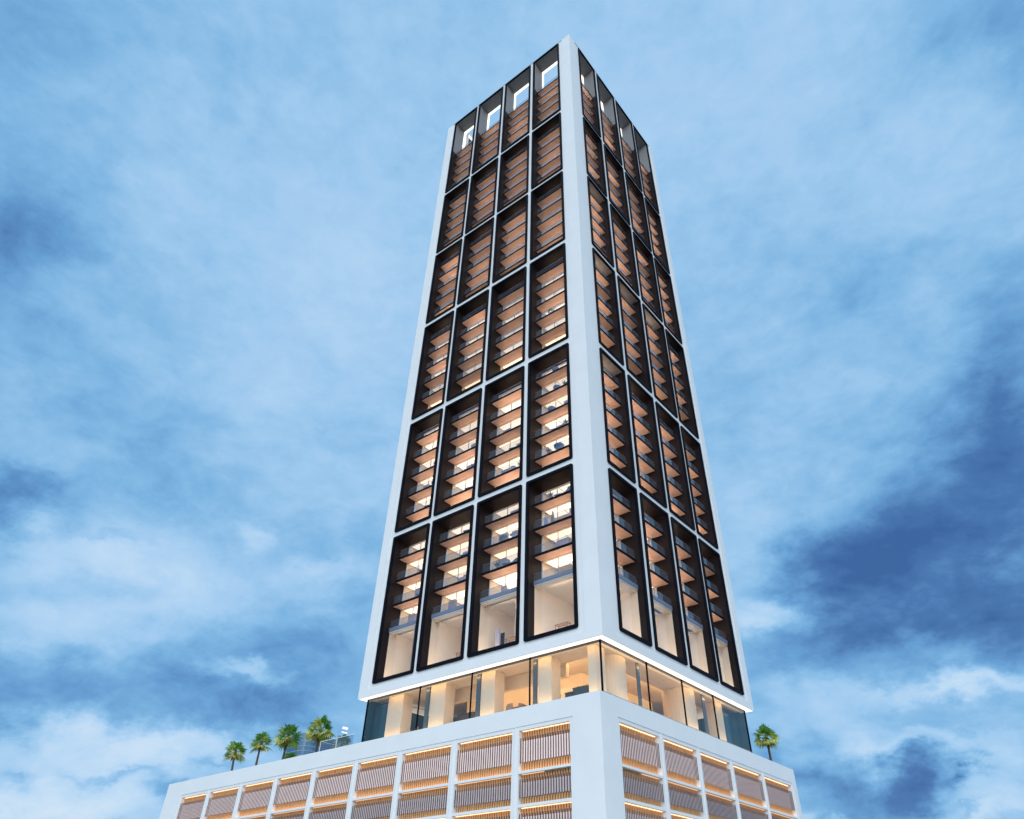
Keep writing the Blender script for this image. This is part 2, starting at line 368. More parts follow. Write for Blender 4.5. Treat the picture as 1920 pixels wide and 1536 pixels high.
# rooms behind the windows, one shell per storey and bay (the two corner bays share one room)
batt = [MB() for _ in range(4)]
rooms = MB(); curt = MB(); lamps = [MB() for _ in range(4)]
RD = 5.6
def room(fm, a0, a1, d0, d1, z0, z1, corner=False):
    q = lambda pts, m: fquad(rooms, fm, pts, m)
    q([(a0,d0,z0),(a1,d0,z0),(a1,d1,z0),(a0,d1,z0)], 'rfloor')
    q([(a0,d0,z1),(a1,d0,z1),(a1,d1,z1),(a0,d1,z1)], 'ceil')
    q([(a0,d1,z0),(a1,d1,z0),(a1,d1,z1),(a0,d1,z1)], 'cream')
    q([(a1,d0,z0),(a1,d1,z0),(a1,d1,z1),(a1,d0,z1)], 'cream')
    if not corner: q([(a0,d0,z0),(a0,d1,z0),(a0,d1,z1),(a0,d0,z1)], 'cream')
rnd = random.Random(11)
for face, ci, ri, k, flo, top in cells:
    if top is None: continue
    fm = fmap(face); c = COLS[face][ci]; a0, a1 = c[0]+T-.02, c[1]-T+.02
    tall = (ri == 5 and k == 4)
    DE = DEF[face]; d0 = DE+.12 if tall else DW+.02
    z0, z1 = flo, top
    w = rnd.random()
    s = {0:0, 1:0, 2:1, 3:1, 4:2, 5:2}[ri] + (1 if w > .70 else 0) - (1 if w < .22 else 0)
    if face == 'R' and ri < 4 and w > .4: s += 1
    if rnd.random() < .10: s -= 2
    if face == 'R' and rnd.random() < .6: s += 1
    s = max(0, min(3, s))
    if tall: s = 1
    if not tall:
        am = (a0+a1)/2
        fquad(batt[s], fm, [(am-1.25,1.50,z0+.012),(am+1.25,1.50,z0+.012),(am+1.25,1.90,z0+.012),(am-1.25,1.90,z0+.012)], 'glow%d' % s)  # added floor strip, out of sight, to brighten the soffit above
        # added uplight trough on the window head, hidden from below, to brighten the soffit
        fbox(batt[s], fm, a0+.25, a1-.25, DW-.14, DW-.06, z1-.22, z1-.19, 'wframe')
        fquad(batt[s], fm, [(a0+.27,DW-.13,z1-.187),(a1-.27,DW-.13,z1-.187),(a1-.27,DW-.07,z1-.187),(a0+.27,DW-.07,z1-.187)], 'batten%d' % s)
    if tall:
        a0, a1 = c[0]+T+.006, c[1]-T-.006
        fquad(batt[s], fm, [(a0+.6,1.10,z0+.02),(a1-.6,1.10,z0+.02),(a1-.6,1.65,z0+.02),(a0+.6,1.65,z0+.02)], 'tallup')  # added floor strip, unseen, evens the light in the tall room
    if ci == 0:
        if face == 'R':
            if tall:
                fbox(rooms, fm, a0+.02, a1-.02, DE+.14, 1.5, z1-.20, z1-.02, 'ceil')
                fquad(lamps[s], fm, [(a0+1.1,1.52,z1-.17),(a1-1.1,1.52,z1-.17),(a1-1.1,1.52,z1-.05),(a0+1.1,1.52,z1-.05)], 'tall')
            continue
        # corner room serves both faces
        e = COLS['R'][0][1]-T
        room(fm, DW+.04, a1, DW+.02, e, z0, z1, corner=True)
        q = lambda pts, m: fquad(rooms, fm, pts, m)
        if tall:
            # bring the floor and ceiling of the tall corner room out to both panes
            for zz, mm in ((z0,'rfloor'),(z1-.004,'ceil')):
                q([(a0,DE+.12,zz),(a1,DE+.12,zz),(a1,DW+.02,zz),(a0,DW+.02,zz)], mm)
                b0, b1 = COLS['R'][0]
                q([(DEF['R']+.12,b0+T,zz),(DW+.04,b0+T,zz),(DW+.04,b1-T,zz),(DEF['R']+.12,b1-T,zz)], mm)
            q([(a1,DE+.12,z0),(a1,DW+.02,z0),(a1,DW+.02,z1),(a1,DE+.12,z1)], 'cream')
            q([(DEF['R']+.12,b1-T-.006,z0),(DW+.04,b1-T-.006,z0),(DW+.04,b1-T-.006,z1),(DEF['R']+.12,b1-T-.006,z1)], 'cream')
        for cx, cy in (((2.3, 2.3), (3.9, 2.3), (5.5, 2.3), (2.3, 3.9), (3.9, 3.9), (2.3, 5.5), (3.9, 5.5)) if not tall else ()):
            fquad(lamps[s], fm, [(cx,cy,z1-.03),(cx+1.5,cy,z1-.03),(cx+1.5,cy+1.5,z1-.03),(cx,cy+1.5,z1-.03)], 'lamp%d' % s)
    else:
        room(fm, a0, a1, d0, RD, z0, z1)
        m = (a0+a1)/2
        if not tall: fquad(lamps[s], fm, [(a0+.15,2.3,z1-.03),(a1-.15,2.3,z1-.03),(a1-.15,5.3,z1-.03),(a0+.15,5.3,z1-.03)], 'lamp%d' % s)
    # furniture-high screens and curtains just behind the glass
    if ri >= 3 and not tall:
        h = z1-z0
        for _ in range(rnd.choice((1,2,2))):
            cw = rnd.uniform(.5,1.3); ca = rnd.uniform(a0+.5, a1-cw-.3)
            fbox(curt, fm, ca, ca+cw, DW+.22+rnd.random()*.5, DW+.75, z0+.01, z0+h*rnd.uniform(.62,.8), 'curtain')
    if tall:
        # a light partition and a dropped ceiling inside the tall rooms
        fbox(rooms, fm, a0+1.9 if face == 'L' else a1-2.3, a0+2.3 if face == 'L' else a1-1.9, 2.6, 3.6, z0, z1-.02, 'cream') if ci else None
        fbox(rooms, fm, a0+.02, a1-.02, DE+.14, 1.5, z1-.20, z1-.02, 'ceil')
        fquad(lamps[s], fm, [(a0+1.1,1.52,z1-.17),(a1-1.1,1.52,z1-.17),(a1-1.1,1.52,z1-.05),(a0+1.1,1.52,z1-.05)], 'tall')
rooms.build('interior_rooms', tower)
tag(curt.build('curtain', tower), kind='stuff')
for l in batt:
    if l.f: tag(l.build('added_uplight', tower), kind='stuff')
for l in lamps:
    if l.f: tag(l.build('ceiling_lamp', tower), kind='stuff')

# ---- underside and lobby storey
mb = MB()
for face, wid in (('L', W1), ('R', W2), ('B', W1), ('S', W2)):
    fm = fmap(face)
    e = .64
    fquad(mb, fm, [(.06,.06,-.004),(wid-.06,.06,-.004),(wid-e,e,-.004),(e,e,-.004)], 'edge')
    fquad(mb, fm, [(0,0,0),(wid,0,0),(wid-.06,.06,0),(.06,.06,0)], 'white')
mb.build('soffit_light_band', tower)
G = .706; ZF = -3.68; LE, RE = 26.79, 26.15
mb = MB()      # lobby shell: ceiling with a raised coffer, floor plinth, core
def lc(x0, x1, y0, y1, z, mat): mb.poly([(x0,y0,z),(x1,y0,z),(x1,y1,z),(x0,y1,z)], mat)
lc(-W1+.66, -.62, .62, 3.6, -.012, 'lceil'); lc(-3.6, -.62, 3.6, W2-.62, -.012, 'lceil')
mb.box(-20.5, -6.0, 3.6, 4.0, -1.05, -.02, 'lcream')
lc(-W1+.66, -3.6, 3.6, W2-.62, .62, 'lceil')
mb.poly([(-W1+.66,3.6,-.012),(-3.6,3.6,-.012),(-3.6,3.6,.62),(-W1+.66,3.6,.62)], 'lcream')
mb.poly([(-3.6,3.6,-.012),(-3.6,W2-.62,-.012),(-3.6,W2-.62,.62),(-3.6,3.6,.62)], 'lcream')
mb.box(-W1+.68, -.70, .70, W2-.70, -4.95, ZF, 'deck')
mb.box(-21.0, -7.5, 8.0, 20.0, ZF, .6, 'lcream')
mb.box(-11.0, -6.4, 5.6, 8.0, ZF, -1.25, 'lcream')
mb.box(-7.0, -5.2, 12.6, 16.0, ZF, -1.5, 'lcream')
mb.box(-LE+.1, -G-.1, .745, .785, -.17, -.013, 'black'); mb.box(-.785, -.745, .79, RE-.1, -.17, -.013, 'black')
mb.build('lobby_interior', tower)
mb = MB()
for a0, a1 in ((1.60,2.35),(5.85,7.15),(11.7,13.2),(17.4,19.2),(22.7,24.7)):
    mb.box(-a1, -a0, 1.4, 2.6, ZF, -.014, 'lcream'); mb.build('lobby_column', tower); mb = MB()
for a0, a1 in ((3.4,6.7),(14.6,18.2)):
    mb = MB(); mb.lathe((-2.75, (a0+a1)/2, ZF), [((a1-a0)/2-.35,0),((a1-a0)/2-.35,-ZF-.014)], 'lcream', 28); mb.build('lobby_column', tower, smooth=False)
mb = MB(); mb.box(-2.6, -1.4, 21.1, 22.5, ZF, -.014, 'lcream'); mb.build('lobby_column', tower)
for a0, a1 in ((7.25,7.62),(13.26,13.68),(19.3,19.72)):
    mb = MB(); mb.box(-a1, -a0, 1.32, 1.44, ZF, -.02, 'fin'); mb.build('glass_fin', tower)
for a0, a1 in ((6.92,7.3),(18.3,18.8)):
    mb = MB(); mb.box(-1.44, -1.32, a0, a1, ZF, -.02, 'fin'); mb.build('glass_fin', tower)
for b in ((-26.6,-24.9,1.55,1.7,ZF,-.35),(-26.55,-26.4,1.7,9,ZF,-.35),(-22.7,-19.8,4.4,4.55,ZF,-1.35)):  # added end panels stand in for the dark outside beyond the end glass
    mb = MB(); mb.box(*b, 'teal'); mb.build('teal_panel', tower)
for b in ((-1.75,-1.55,22.9,25.9,ZF,-.4),(-9,-1.75,25.7,25.85,ZF,-.4),(-3.4,-3.2,19.2,21.4,ZF,-1.6)):  # right end likewise: added dark panels in place of the view out
    mb = MB(); mb.box(*b, 'teal'); mb.build('teal_panel', tower)
mb = MB()
mb.poly([(-24.6,.80,-.14),(-1.0,.80,-.14),(-1.0,.80,-.05),(-24.6,.80,-.05)], 'lobbyl')          # added strip hidden behind the glazing head to light the columns
mb.poly([(-.80,1.0,-.14),(-.80,22.6,-.14),(-.80,22.6,-.05),(-.80,1.0,-.05)], 'lobbyl')
mb.poly([(-26.0,.85,ZF+.02),(-1.0,.85,ZF+.02),(-1.0,1.15,ZF+.02),(-26.0,1.15,ZF+.02)], 'uplit')          # added floor uplights along the glass, out of sight, brighten columns and ceiling
mb.poly([(-1.15,1.2,ZF+.02),(-.85,1.2,ZF+.02),(-.85,25.4,ZF+.02),(-1.15,25.4,ZF+.02)], 'uplit')
mb.poly([(-25,3.62,.10),(-4,3.62,.10),(-4,3.62,.40),(-25,3.62,.40)], 'corel')                    # inside the raised coffer
mb.poly([(-25,4.25,ZF+.02),(-4,4.25,ZF+.02),(-4,4.6,ZF+.02),(-25,4.6,ZF+.02)], 'uplit')  # added floor strip, unseen, lights the core wall
mb.poly([(-3.62,4,.10),(-3.62,25,.10),(-3.62,25,.40),(-3.62,4,.40)], 'lobbyl')
mb.poly([(-20,4.02,-.95),(-6.4,4.02,-.95),(-6.4,4.02,-.60),(-20,4.02,-.60)], 'corel')
tag(mb.build('lobby_hidden_lamp', tower), kind='stuff')
xs = [0, 6.74, 12.96, 19.15, LE-G]
for i in range(4):
    mb = MB(); a0 = G+xs[i]; a1 = G+xs[i+1]
    mb.poly([(-a0,G,ZF-1),(-a1,G,ZF-1),(-a1,G,-.006),(-a0,G,-.006)], 'lobbyg'); p = mb.build('lobby_pane', tower)
    mb = MB(); mb.box(-a1-.04, -a1+.04, G-.07, G+.05, ZF-1, -.007, 'black'); mb.build('mullion', p)
ys = [7.43, 13.34, 19.27, RE]; prev = G
for i in range(4):
    mb = MB()
    mb.poly([(-G,prev,ZF-1),(-G,ys[i],ZF-1),(-G,ys[i],-.006),(-G,prev,-.006)], 'lobbyg'); p = mb.build('lobby_pane', tower)
    mb = MB(); mb.box(-G-.05, -G+.07, ys[i]-.04, ys[i]+.04, ZF-1, -.007, 'black'); mb.build('mullion', p); prev = ys[i]
mb = MB(); mb.box(-G-.06, -G+.06, G-.06, G+.06, ZF-1, -.007, 'black'); mb.build('corner_mullion', tower)
mb = MB()
mb.box(-LE-.02, -LE, G, W2-G, ZF-1, -.02, 'teal'); mb.box(-LE, -G, RE, RE+.02, ZF-1, -.02, 'teal'); mb.build('side_glazing', tower)
# plinth the lobby stands on
mb = MB(); mb.box(-W1+.5, -.4, .4, W2-.5, -4.96, -4.72, 'white'); mb.build('lobby_plinth', tower)

# ================================================================== PODIUM
PX, PY, PZ, PG = .764, -1.911, -4.5, -19.55
PL, PR = 54.96, 35.37
podium = empty('podium_building', (PX*S-20, PY*S+15, PG*S), 'low white podium with rows of warmly lit slatted bays under the tower', 'building')
def pm(face):
    if face == 'L': return lambda a, d, z: (PX-a, PY+d, z)
    return lambda a, d, z: (PX-d, PY+a, z)
BAYS = {'L': [2.34,7.41,13.46,19.42,24.78,30.28,35.8,41.3,46.8,51.94], 'R': [2.05,8.02,13.88,19.85,26.3,33.2]}
PROWS = [(-8.66,-6.06),(-10.66,-8.82),(-12.82,-10.84)]
ZT, ZB = -5.80, -13.1
wall = MB()
RC = 1.3
for face, tot in (('L', PL), ('R', PR-RC)):
    fm = pm(face); b = BAYS[face]; g = .045; rb = .035
    q = lambda a0,a1,z0,z1,d: fquad(wall, fm, [(a0,d,z0),(a1,d,z0),(a1,d,z1),(a0,d,z1)], 'white')
    q(0, b[0], PG, PZ, 0); q(b[-1], tot, PG, PZ, 0); q(b[0], b[-1], ZT, PZ, 0); q(b[0], b[-1], PG, ZB, 0)
    for i in range(len(b)-1):
        a0 = b[i]+(rb if i else 0); a1 = b[i+1]-(rb if i < len(b)-2 else 0)
        # groove around the bay frame
        for x in (a0, a1): fquad(wall, fm, [(x,0,ZB),(x,g,ZB),(x,g,ZT),(x,0,ZT)], 'white')
        for z in (ZB, ZT): fquad(wall, fm, [(a0,0,z),(a1,0,z),(a1,g,z),(a0,g,z)], 'white')
        if i: q(b[i]-rb, b[i]+rb, ZB, ZT, 0)
        o0, o1 = a0+.27, a1-.27
        q(a0, o0, ZB, ZT, g); q(o1, a1, ZB, ZT, g)
        zz = [ZB] + [x for r in reversed(PROWS) for x in r] + [ZT]
        for k in range(0, len(zz), 2): q(o0, o1, zz[k], zz[k+1], g)
        for z0, z1 in PROWS:      # jambs of each opening
            for x in (o0, o1): fquad(wall, fm, [(x,g,z0),(x,.62,z0),(x,.62,z1),(x,g,z1)], 'white')
            for z in (z0, z1): fquad(wall, fm, [(o0,g,z),(o1,g,z),(o1,.62,z),(o0,.62,z)], 'white')
            fquad(wall, fm, [(o0,.62,z0),(o1,.62,z0),(o1,.62,z1),(o0,.62,z1)], 'backing')
# rounded far corner of the right face and the hidden sides
P = []
for i in range(9):
    t = math.radians(90*i/8); P.append((PX-RC+RC*math.cos(t), PY+PR-RC+RC*math.sin(t)))
for i in range(8):
    wall.poly([(*P[i],PG),(*P[i+1],PG),(*P[i+1],PZ),(*P[i],PZ)], 'white')
wall.poly([(PX-RC,PY+PR,PG),(PX-PL,PY+PR,PG),(PX-PL,PY+PR,PZ),(PX-RC,PY+PR,PZ)], 'white')
wall.poly([(PX-PL,PY+PR,PG),(PX-PL,PY,PG),(PX-PL,PY,PZ),(PX-PL,PY+PR,PZ)], 'white')
# parapet coping and inner faces, roof deck
wi = .55
wall.box(PX-PL, PX, PY, PY+wi, PZ-.55, PZ+.0, 'white') if False else None
wall.poly([(PX-PL,PY,PZ),(PX,PY,PZ),(PX-wi,PY+wi,PZ),(PX-PL+wi,PY+wi,PZ)], 'white')
wall.poly([(PX,PY,PZ),(PX,PY+PR-RC,PZ),(PX-wi,PY+PR-RC,PZ),(PX-wi,PY+wi,PZ)], 'white')
wall.poly([(p[0],p[1],PZ) for p in P] + [(PX-RC,PY+PR-RC-.0,PZ)] , 'white')
wall.poly([(PX-RC,PY+PR,PZ),(PX-PL,PY+PR,PZ),(PX-PL+wi,PY+PR-wi,PZ),(PX-RC,PY+PR-wi,PZ)], 'white')
wall.poly([(PX-PL,PY+PR,PZ),(PX-PL,PY,PZ),(PX-PL+wi,PY+wi,PZ),(PX-PL+wi,PY+PR-wi,PZ)], 'white')
wall.poly([(PX-PL+wi,PY+wi,PZ),(PX-wi,PY+wi,PZ),(PX-wi,PY+wi,-5.0),(PX-PL+wi,PY+wi,-5.0)], 'white')
wall.poly([(PX-wi,PY+wi,PZ),(PX-wi,PY+PR-wi,PZ),(PX-wi,PY+PR-wi,-5.0),(PX-wi,PY+wi,-5.0)], 'white')
wall.build('podium_wall', podium)
mb = MB(); mb.poly([(PX-PL+.01,PY+.5,-5.0),(PX-.5,PY+.5,-5.0),(PX-.5,PY+PR-.5,-5.0),(PX-PL+.01,PY+PR-.5,-5.0)], 'deck')
mb.box(-50.5, -27.2, .35, 22, -4.99, -3.86, 'deck')
mb.build('roof_deck', podium)
leds = [MB(), MB(), MB()]; bglow = [MB(), MB(), MB()]
PIT = .212
rp = random.Random(5)
for face in 'LR':
    fm = pm(face); b = BAYS[face]; nb = len(b)-1
    for i in range(nb):
        o0 = b[i]+(.035 if i else 0)+.27; o1 = b[i+1]-(.035 if i < nb-1 else 0)-.27
        for r, (z0, z1) in enumerate(PROWS):
            h = z1-z0; m0, m1 = z0+h*.19, z1-h*.19
            fr = MB(); n = int((o1-o0-.06)/PIT); st = (o1-o0-.06)/n
            for k in range(n):
                a = o0+.03+st*(k+.5); fbox(fr, fm, a-.038, a+.038, .09, .118, m0, m1, 'slat')
            pan = fr.build('louvre_panel', podium)
            for y0, y1 in ((z0+.005, m0+.12), (m1-.12, z1-.005)):
                bk = MB()
                for k in range(n):
                    a = o0+.03+st*(k+.5); fbox(bk, fm, a-.070, a+.070, .42, .50, y0, y1, 'orange')
                fbox(bk, fm, o0+.01, o1-.01, .503, .53, y0+.02, y1-.02, 'brownc')
                bk.build('backing_slats', pan)
            li = 0 if r == 0 else (2 if r == 2 else 1)
            fquad(bglow[li], fm, [(o0+.02,.43,m0+.13),(o1-.02,.43,m0+.13),(o1-.02,.43,m1-.13),(o0+.02,.43,m1-.13)], 'boardglow%d' % li)  # backing board glows itself, standing in for strip light falling on it
            aa, bb = o0+.1, o1-.1
            if r == 1 and i == 0: bb = o1-.1; aa = o0+(o1-o0)*.55
            fbox(leds[li], fm, aa, bb, .31, .40, z1-.03, z1-.012, 'led%d' % li)
            if not (r == 1): fbox(leds[li], fm, aa, bb, .17, .40, z0+.012, z0+.03, 'led%d' % li)
for l in bglow: tag(l.build('board_glow', podium), kind='stuff')
for l in leds: tag(l.build('strip_light', podium), kind='stuff')
# ================================================================== ROOF TERRACE
def at_units(x, y, z): return Vector((x*S, y*S, z*S))
rail = empty('roof_railing', at_units(-29.5, .05, -3.86), 'clear glass railing with thin pale top rail along the podium roof beside the tower', 'railing')
mb = MB(); mb.box(-31.95, -27.3, .05, .07, -3.85, -3.03, 'rail'); mb.box(-31.97, -31.95, .05, 9.0, -3.85, -3.03, 'rail'); mb.build('glass_panel', rail)
mb = MB(); mb.box(-31.99, -27.3, .03, .09, -3.03, -2.985, 'wframe'); mb.box(-32.0, -31.94, .09, 9.0, -3.03, -2.985, 'wframe'); mb.build('top_rail', rail)
for x, y in ((-31.97,.06),(-29.6,.06),(-31.97,3.0),(-31.97,6.0)):
    mb = MB(); mb.box(x-.03, x+.03, y-.03, y+.03, -3.86, -3.03, 'wframe'); mb.build('post', rail)
fl = empty('floodlight', at_units(-44.3, 12, -3.86), 'small white twin panel floodlight on a thin mast beyond the roof railing', 'floodlight')
mb = MB(); mb.tube((-44.0,12.1,-3.86), (-44.0,12.1,1.9), .035, .03, 'wframe', 6); mb.build('mast', fl)
for k, (dz, ex) in enumerate(((.16, .40), (-.32, .42))):
    mb = MB()
    c = Vector((-44.3, 12.0, 1.95+dz)); ux = Vector((.93, .25, -.26)); uz = Vector((.1,.35,.92)); hh = .13 if k == 0 else .06
    uy = ux.cross(uz).normalized()*.05
    pts = [c+ux*(sx*ex)+uz*(sz*hh)+uy*sy for sy in (-1,1) for sx, sz in ((-1,-1),(1,-1),(1,1),(-1,1))]
    mb.mesh(pts, [(0,1,2,3),(7,6,5,4),(0,4,5,1),(1,5,6,2),(2,6,7,3),(3,7,4,0)], 'flood'); mb.build('lamp_panel', fl)

# ================================================================== PALMS
def palm(name, base, top, crown_r, seed, label, nleaf=62, trunk_r=.17, group=None):
    """fan palm, metres; base and top are design-unit points of the trunk"""
    r = random.Random(seed)
    b = at_units(*base); t = at_units(*top)
    root = empty(name, b, label, 'palm tree', group)
    tk = MB(1.0); prev = b; n = 9
    for i in range(n):
        f = (i+1)/n; p = b.lerp(t, f) + Vector((math.sin(f*3+seed)*.05, math.cos(f*2.3+seed)*.05, 0))*(1 if i < n-1 else 0)
        tk.tube(prev, p, trunk_r*(1.25-.55*(i/n)), trunk_r*(1.2-.55*f), 'trunk', 9); prev = p
    for i in range(46):      # ragged boots under the crown
        a = r.uniform(0, 6.283); z = -r.uniform(0, .7); rr = trunk_r*.7
        p0 = t + Vector((math.cos(a)*rr*.5, math.sin(a)*rr*.5, z)); p1 = p0 + Vector((math.cos(a)*.28, math.sin(a)*.28, -.25*r.random()+.05))
        tk.tube(p0, p1, .035, .012, 'trunk', 4)
    tk.build('trunk', root)
    cr = MB(1.0)
    for i in range(nleaf):
        f = i/nleaf
        el = math.radians(66 - 138*f**1.05 + r.uniform(-9, 9)); az = i*2.39996 + r.uniform(-.3, .3)
        d = Vector((math.cos(az)*math.cos(el), math.sin(az)*math.cos(el), math.sin(el)))
        pl = crown_r*r.uniform(.44, .56); fr = crown_r*r.uniform(.46, .60)
        if el < math.radians(-38): pl *= .62; fr *= .72
        droop = .10 + .28*max(0, math.cos(el))
        mat = 'palmg' if el > math.radians(18) else ('palmy' if el > math.radians(-42) else 'palmb')
        if mat == 'palmg' and r.random() < .22: mat = 'palmy'
        if mat == 'palmy' and r.random() < .33: mat = 'palmg'
        h = t + d*pl + Vector((0,0,-droop*pl))
        cr.tube(t, h, .022, .012, mat, 4)
        side = d.cross(Vector((0,0,1))); side = side.normalized() if side.length > .1 else Vector((1,0,0))
        tw = Matrix.Rotation(r.uniform(-.7,.7), 3, d); side = tw @ side
        nrm = side.cross(d).normalized(); seg = 13
        for k in range(seg):
            an = math.radians(-105 + 210*k/(seg-1) + r.uniform(-4,4)); L = fr*(1-.28*abs(math.sin(an))**2)*r.uniform(.86,1.08)
            dd = (d*math.cos(an) + side*math.sin(an)).normalized()
            w = side*math.cos(an) - d*math.sin(an)
            mid = h + dd*L*.55 + nrm*(.05*L if k % 2 else -.01) ; tip = h + dd*L + Vector((0,0,-.22*L - .12*r.random()))
            ww = w*(L*.10)
            cr.mesh([h, mid+ww, tip, mid-ww], [(0,1,2,3)], mat)
    cr.build('crown', root)
    return root
GP = 'palms on the podium roof'
palm('palm_tree', (-53.35,4.5,-5.0), (-53.95,4.5,-.25), 1.85, 1, 'leftmost tall fan palm on the podium roof, leaning slightly left with a sparse crown', 40, group=GP)
palm('palm_tree', (-49.0,4.5,-5.0), (-49.0,4.5,.05), 1.75, 2, 'tall fan palm second from the left, smallest crown of the roof row', 42, group=GP)
palm('palm_tree', (-44.3,4.5,-5.0), (-44.1,4.5,.05), 2.12, 3, 'tall fan palm just left of the distant blue glass building', 46, group=GP)
palm('palm_tree', (-38.85,4.5,-5.0), (-38.6,4.5,-.2), 2.2, 4, 'tall fan palm in front of the distant blue glass building, nearest the tower', 48, group=GP)
palm('palm_tree', (-1.4,32.65,-5.0), (-1.4,32.35,-1.1), 1.95, 5, 'lone fan palm on the right end of the podium roof beside the tower', 42, group=GP)
palm('palm_tree', (-40.5,9,-5.0), (-40.5,9,-.55), 1.6, 6, 'palm crown showing behind the glass roof railing below the floodlight', 52, .15, group=GP)
palm('palm_tree', (-47.9,8,-5.0), (-47.9,8,-1.55), 1.6, 8, 'low palm, only leaf tips above the parapet, at the foot of the distant building', 48, .15, group=GP)

# ================================================================== FAR BUILDING
FB = Vector((-246*S, 150*S, PG*S)); bt = 52.0; FX = -246.0
far = empty('distant_tower', FB, 'distant blue glass office tower with pale horizontal bands behind the palms', 'building')
def oval(cx, cy, rx, ry, n=40):
    return [(cx+rx*math.copysign(abs(math.cos(2*math.pi*i/n))**.6, math.cos(2*math.pi*i/n)), cy+ry*math.copysign(abs(math.sin(2*math.pi*i/n))**.6, math.sin(2*math.pi*i/n))) for i in range(n)]
def prism(mb, loop_, z0, z1, mat):
    n = len(loop_); mb.mesh([(x,y,z0) for x,y in loop_]+[(x,y,z1) for x,y in loop_], [(i,(i+1)%n,n+(i+1)%n,n+i) for i in range(n)]+[tuple(range(n))[::-1], tuple(range(n,2*n))], mat)
mb = MB(); prism(mb, oval(FX, 150, 7.6, 9.0), PG, bt, 'bglass'); mb.build('glass_facade', far)
mb = MB()
for k in range(40):
    z = bt-1.0-k*1.8; prism(mb, oval(FX, 150, 7.7, 9.1), z-.22, z+.22, 'bband')
mb.build('floor_band', far)
mb = MB(); prism(mb, oval(FX, 150, 6, 7), bt, bt+.8, 'bdark'); mb.build('roof', far)

# ================================================================== FURNITURE ON BALCONIES
def proto_lounger(mat):
    mb = MB(1.0)
    mb.box(-.95,.35,-.33,.33,.28,.40,mat)
    b = [Vector((.35,0,.30)), Vector((.95,0,.78))]
    u = (b[1]-b[0]).normalized(); nn = Vector((-u.z,0,u.x))*.11
    pts = [p+nn*s+Vector((0,y,0)) for y in (-.33,.33) for p, s in ((b[0],0),(b[1],0),(b[1],1),(b[0],1))]
    mb.mesh(pts, [(3,2,1,0),(4,5,6,7),(0,1,5,4),(1,2,6,5),(2,3,7,6),(3,0,4,7)], mat)
    for x in (-.85,.25,.6):
        for y in (-.29,.29): mb.tube((x,y,0),(x,y,.32 if x < .5 else .5),.025,.02,'metal',6)
    return mb
def proto_round(mat):
    mb = MB(1.0)
    prof = [(.10,.34),(.36,.40),(.50,.58),(.52,.80),(.46,.84),(.40,.62),(.12,.50)]
    mb.lathe((0,0,0), prof, mat, 18); mb.lathe((0,0,0), [(.28,0),(.26,.05),(.06,.08),(.06,.36)], 'metal', 12)
    return mb
def proto_plant(h):
    mb = MB(1.0); r = random.Random(int(h*100))
    mb.lathe((0,0,0), [(.15,0),(.21,.42),(.19,.43),(.17,.38)], 'pot', 12)
    for i in range(34):
        a = r.uniform(0,6.28); el = r.uniform(.5,1.45); L = h*r.uniform(.5,1)
        d = Vector((math.cos(a)*math.cos(el), math.sin(a)*math.cos(el), math.sin(el))); s = Vector((-math.sin(a), math.cos(a), 0))*.055
        p = Vector((0,0,.38)); q = p+d*L*.6; t = p+d*L+Vector((0,0,-.1*L))
        mb.mesh([p, q+s, t, q-s], [(0,1,2,3)], 'leaf')
    return mb
def proto_bush():
    mb = MB(1.0); r = random.Random(3)
    mb.lathe((0,0,0), [(.24,0),(.30,.5),(.27,.52)], 'pot', 12)
    for i in range(240):
        a = r.uniform(0,6.28); el = math.asin(r.uniform(-.2,1)); R = .52*r.uniform(.7,1)
        c = Vector((math.cos(a)*math.cos(el)*R, math.sin(a)*math.cos(el)*R, .75+math.sin(el)*R)); s = Vector((r.uniform(-1,1),r.uniform(-1,1),r.uniform(-1,1))).normalized()*.09; u = s.orthogonal().normalized()*.05
        mb.mesh([c-s, c+u, c+s, c-u], [(0,1,2,3)], 'leaf')
    return mb
def proto_table():
    mb = MB(1.0); mb.lathe((0,0,0), [(.42,.70),(.43,.72),(.42,.74)], 'cushb', 18); mb.lathe((0,0,0), [(.24,0),(.23,.03),(.03,.05),(.03,.70)], 'metal', 10); return mb
def proto_chair(mat):
    mb = MB(1.0); mb.box(-.24,.24,-.24,.24,.42,.48,mat); mb.box(-.24,.24,.20,.25,.48,.92,mat)
    for x in (-.21,.21):
        for y in (-.21,.21): mb.tube((x,y,0),(x,y,.43),.018,.018,'metal',6)
    return mb
PROTO = {}
KIND = {'sun_lounger': ('sun lounger', lambda: proto_lounger('cush')), 'round_chair': ('armchair', lambda: proto_round('cushb')), 'potted_plant': ('plant', lambda: proto_plant(.95)),
        'potted_bush': ('plant', proto_bush), 'bistro_table': ('table', proto_table), 'bistro_chair': ('chair', lambda: proto_chair('cushb'))}
def put(kind, face, ci, t, d, z, label, rz=0., sc_=1.0):
    """place a copy on a balcony: t = fraction across the bay from the near corner, d depth, z floor height (units)"""
    c = COLS[face][ci]; a = c[0]+T+(c[1]-c[0]-2*T)*t; p = fmap(face)(a, d, z+.006)
    if kind not in PROTO: o = KIND[kind][1]().build(kind, origin=(0,0,0)); PROTO[kind] = o
    else: o = PROTO[kind].copy(); COL.objects.link(o)
    o.location = at_units(*p); o.rotation_euler = (0,0,rz); o.scale = (sc_,)*3
    tag(o, label, KIND[kind][0], {'sun_lounger':'loungers on the balconies','round_chair':'round armchairs on the balconies','potted_plant':'potted plants on the balconies','potted_bush':'potted bushes on the balconies','bistro_table':'balcony tables','bistro_chair':'balcony bistro chairs'}[kind])
    return o
def fz(r, k): return SLABS[r][k]+ST
CN = ['nearest the corner column', 'second from the corner column', 'third from the corner column', 'farthest from the corner column']
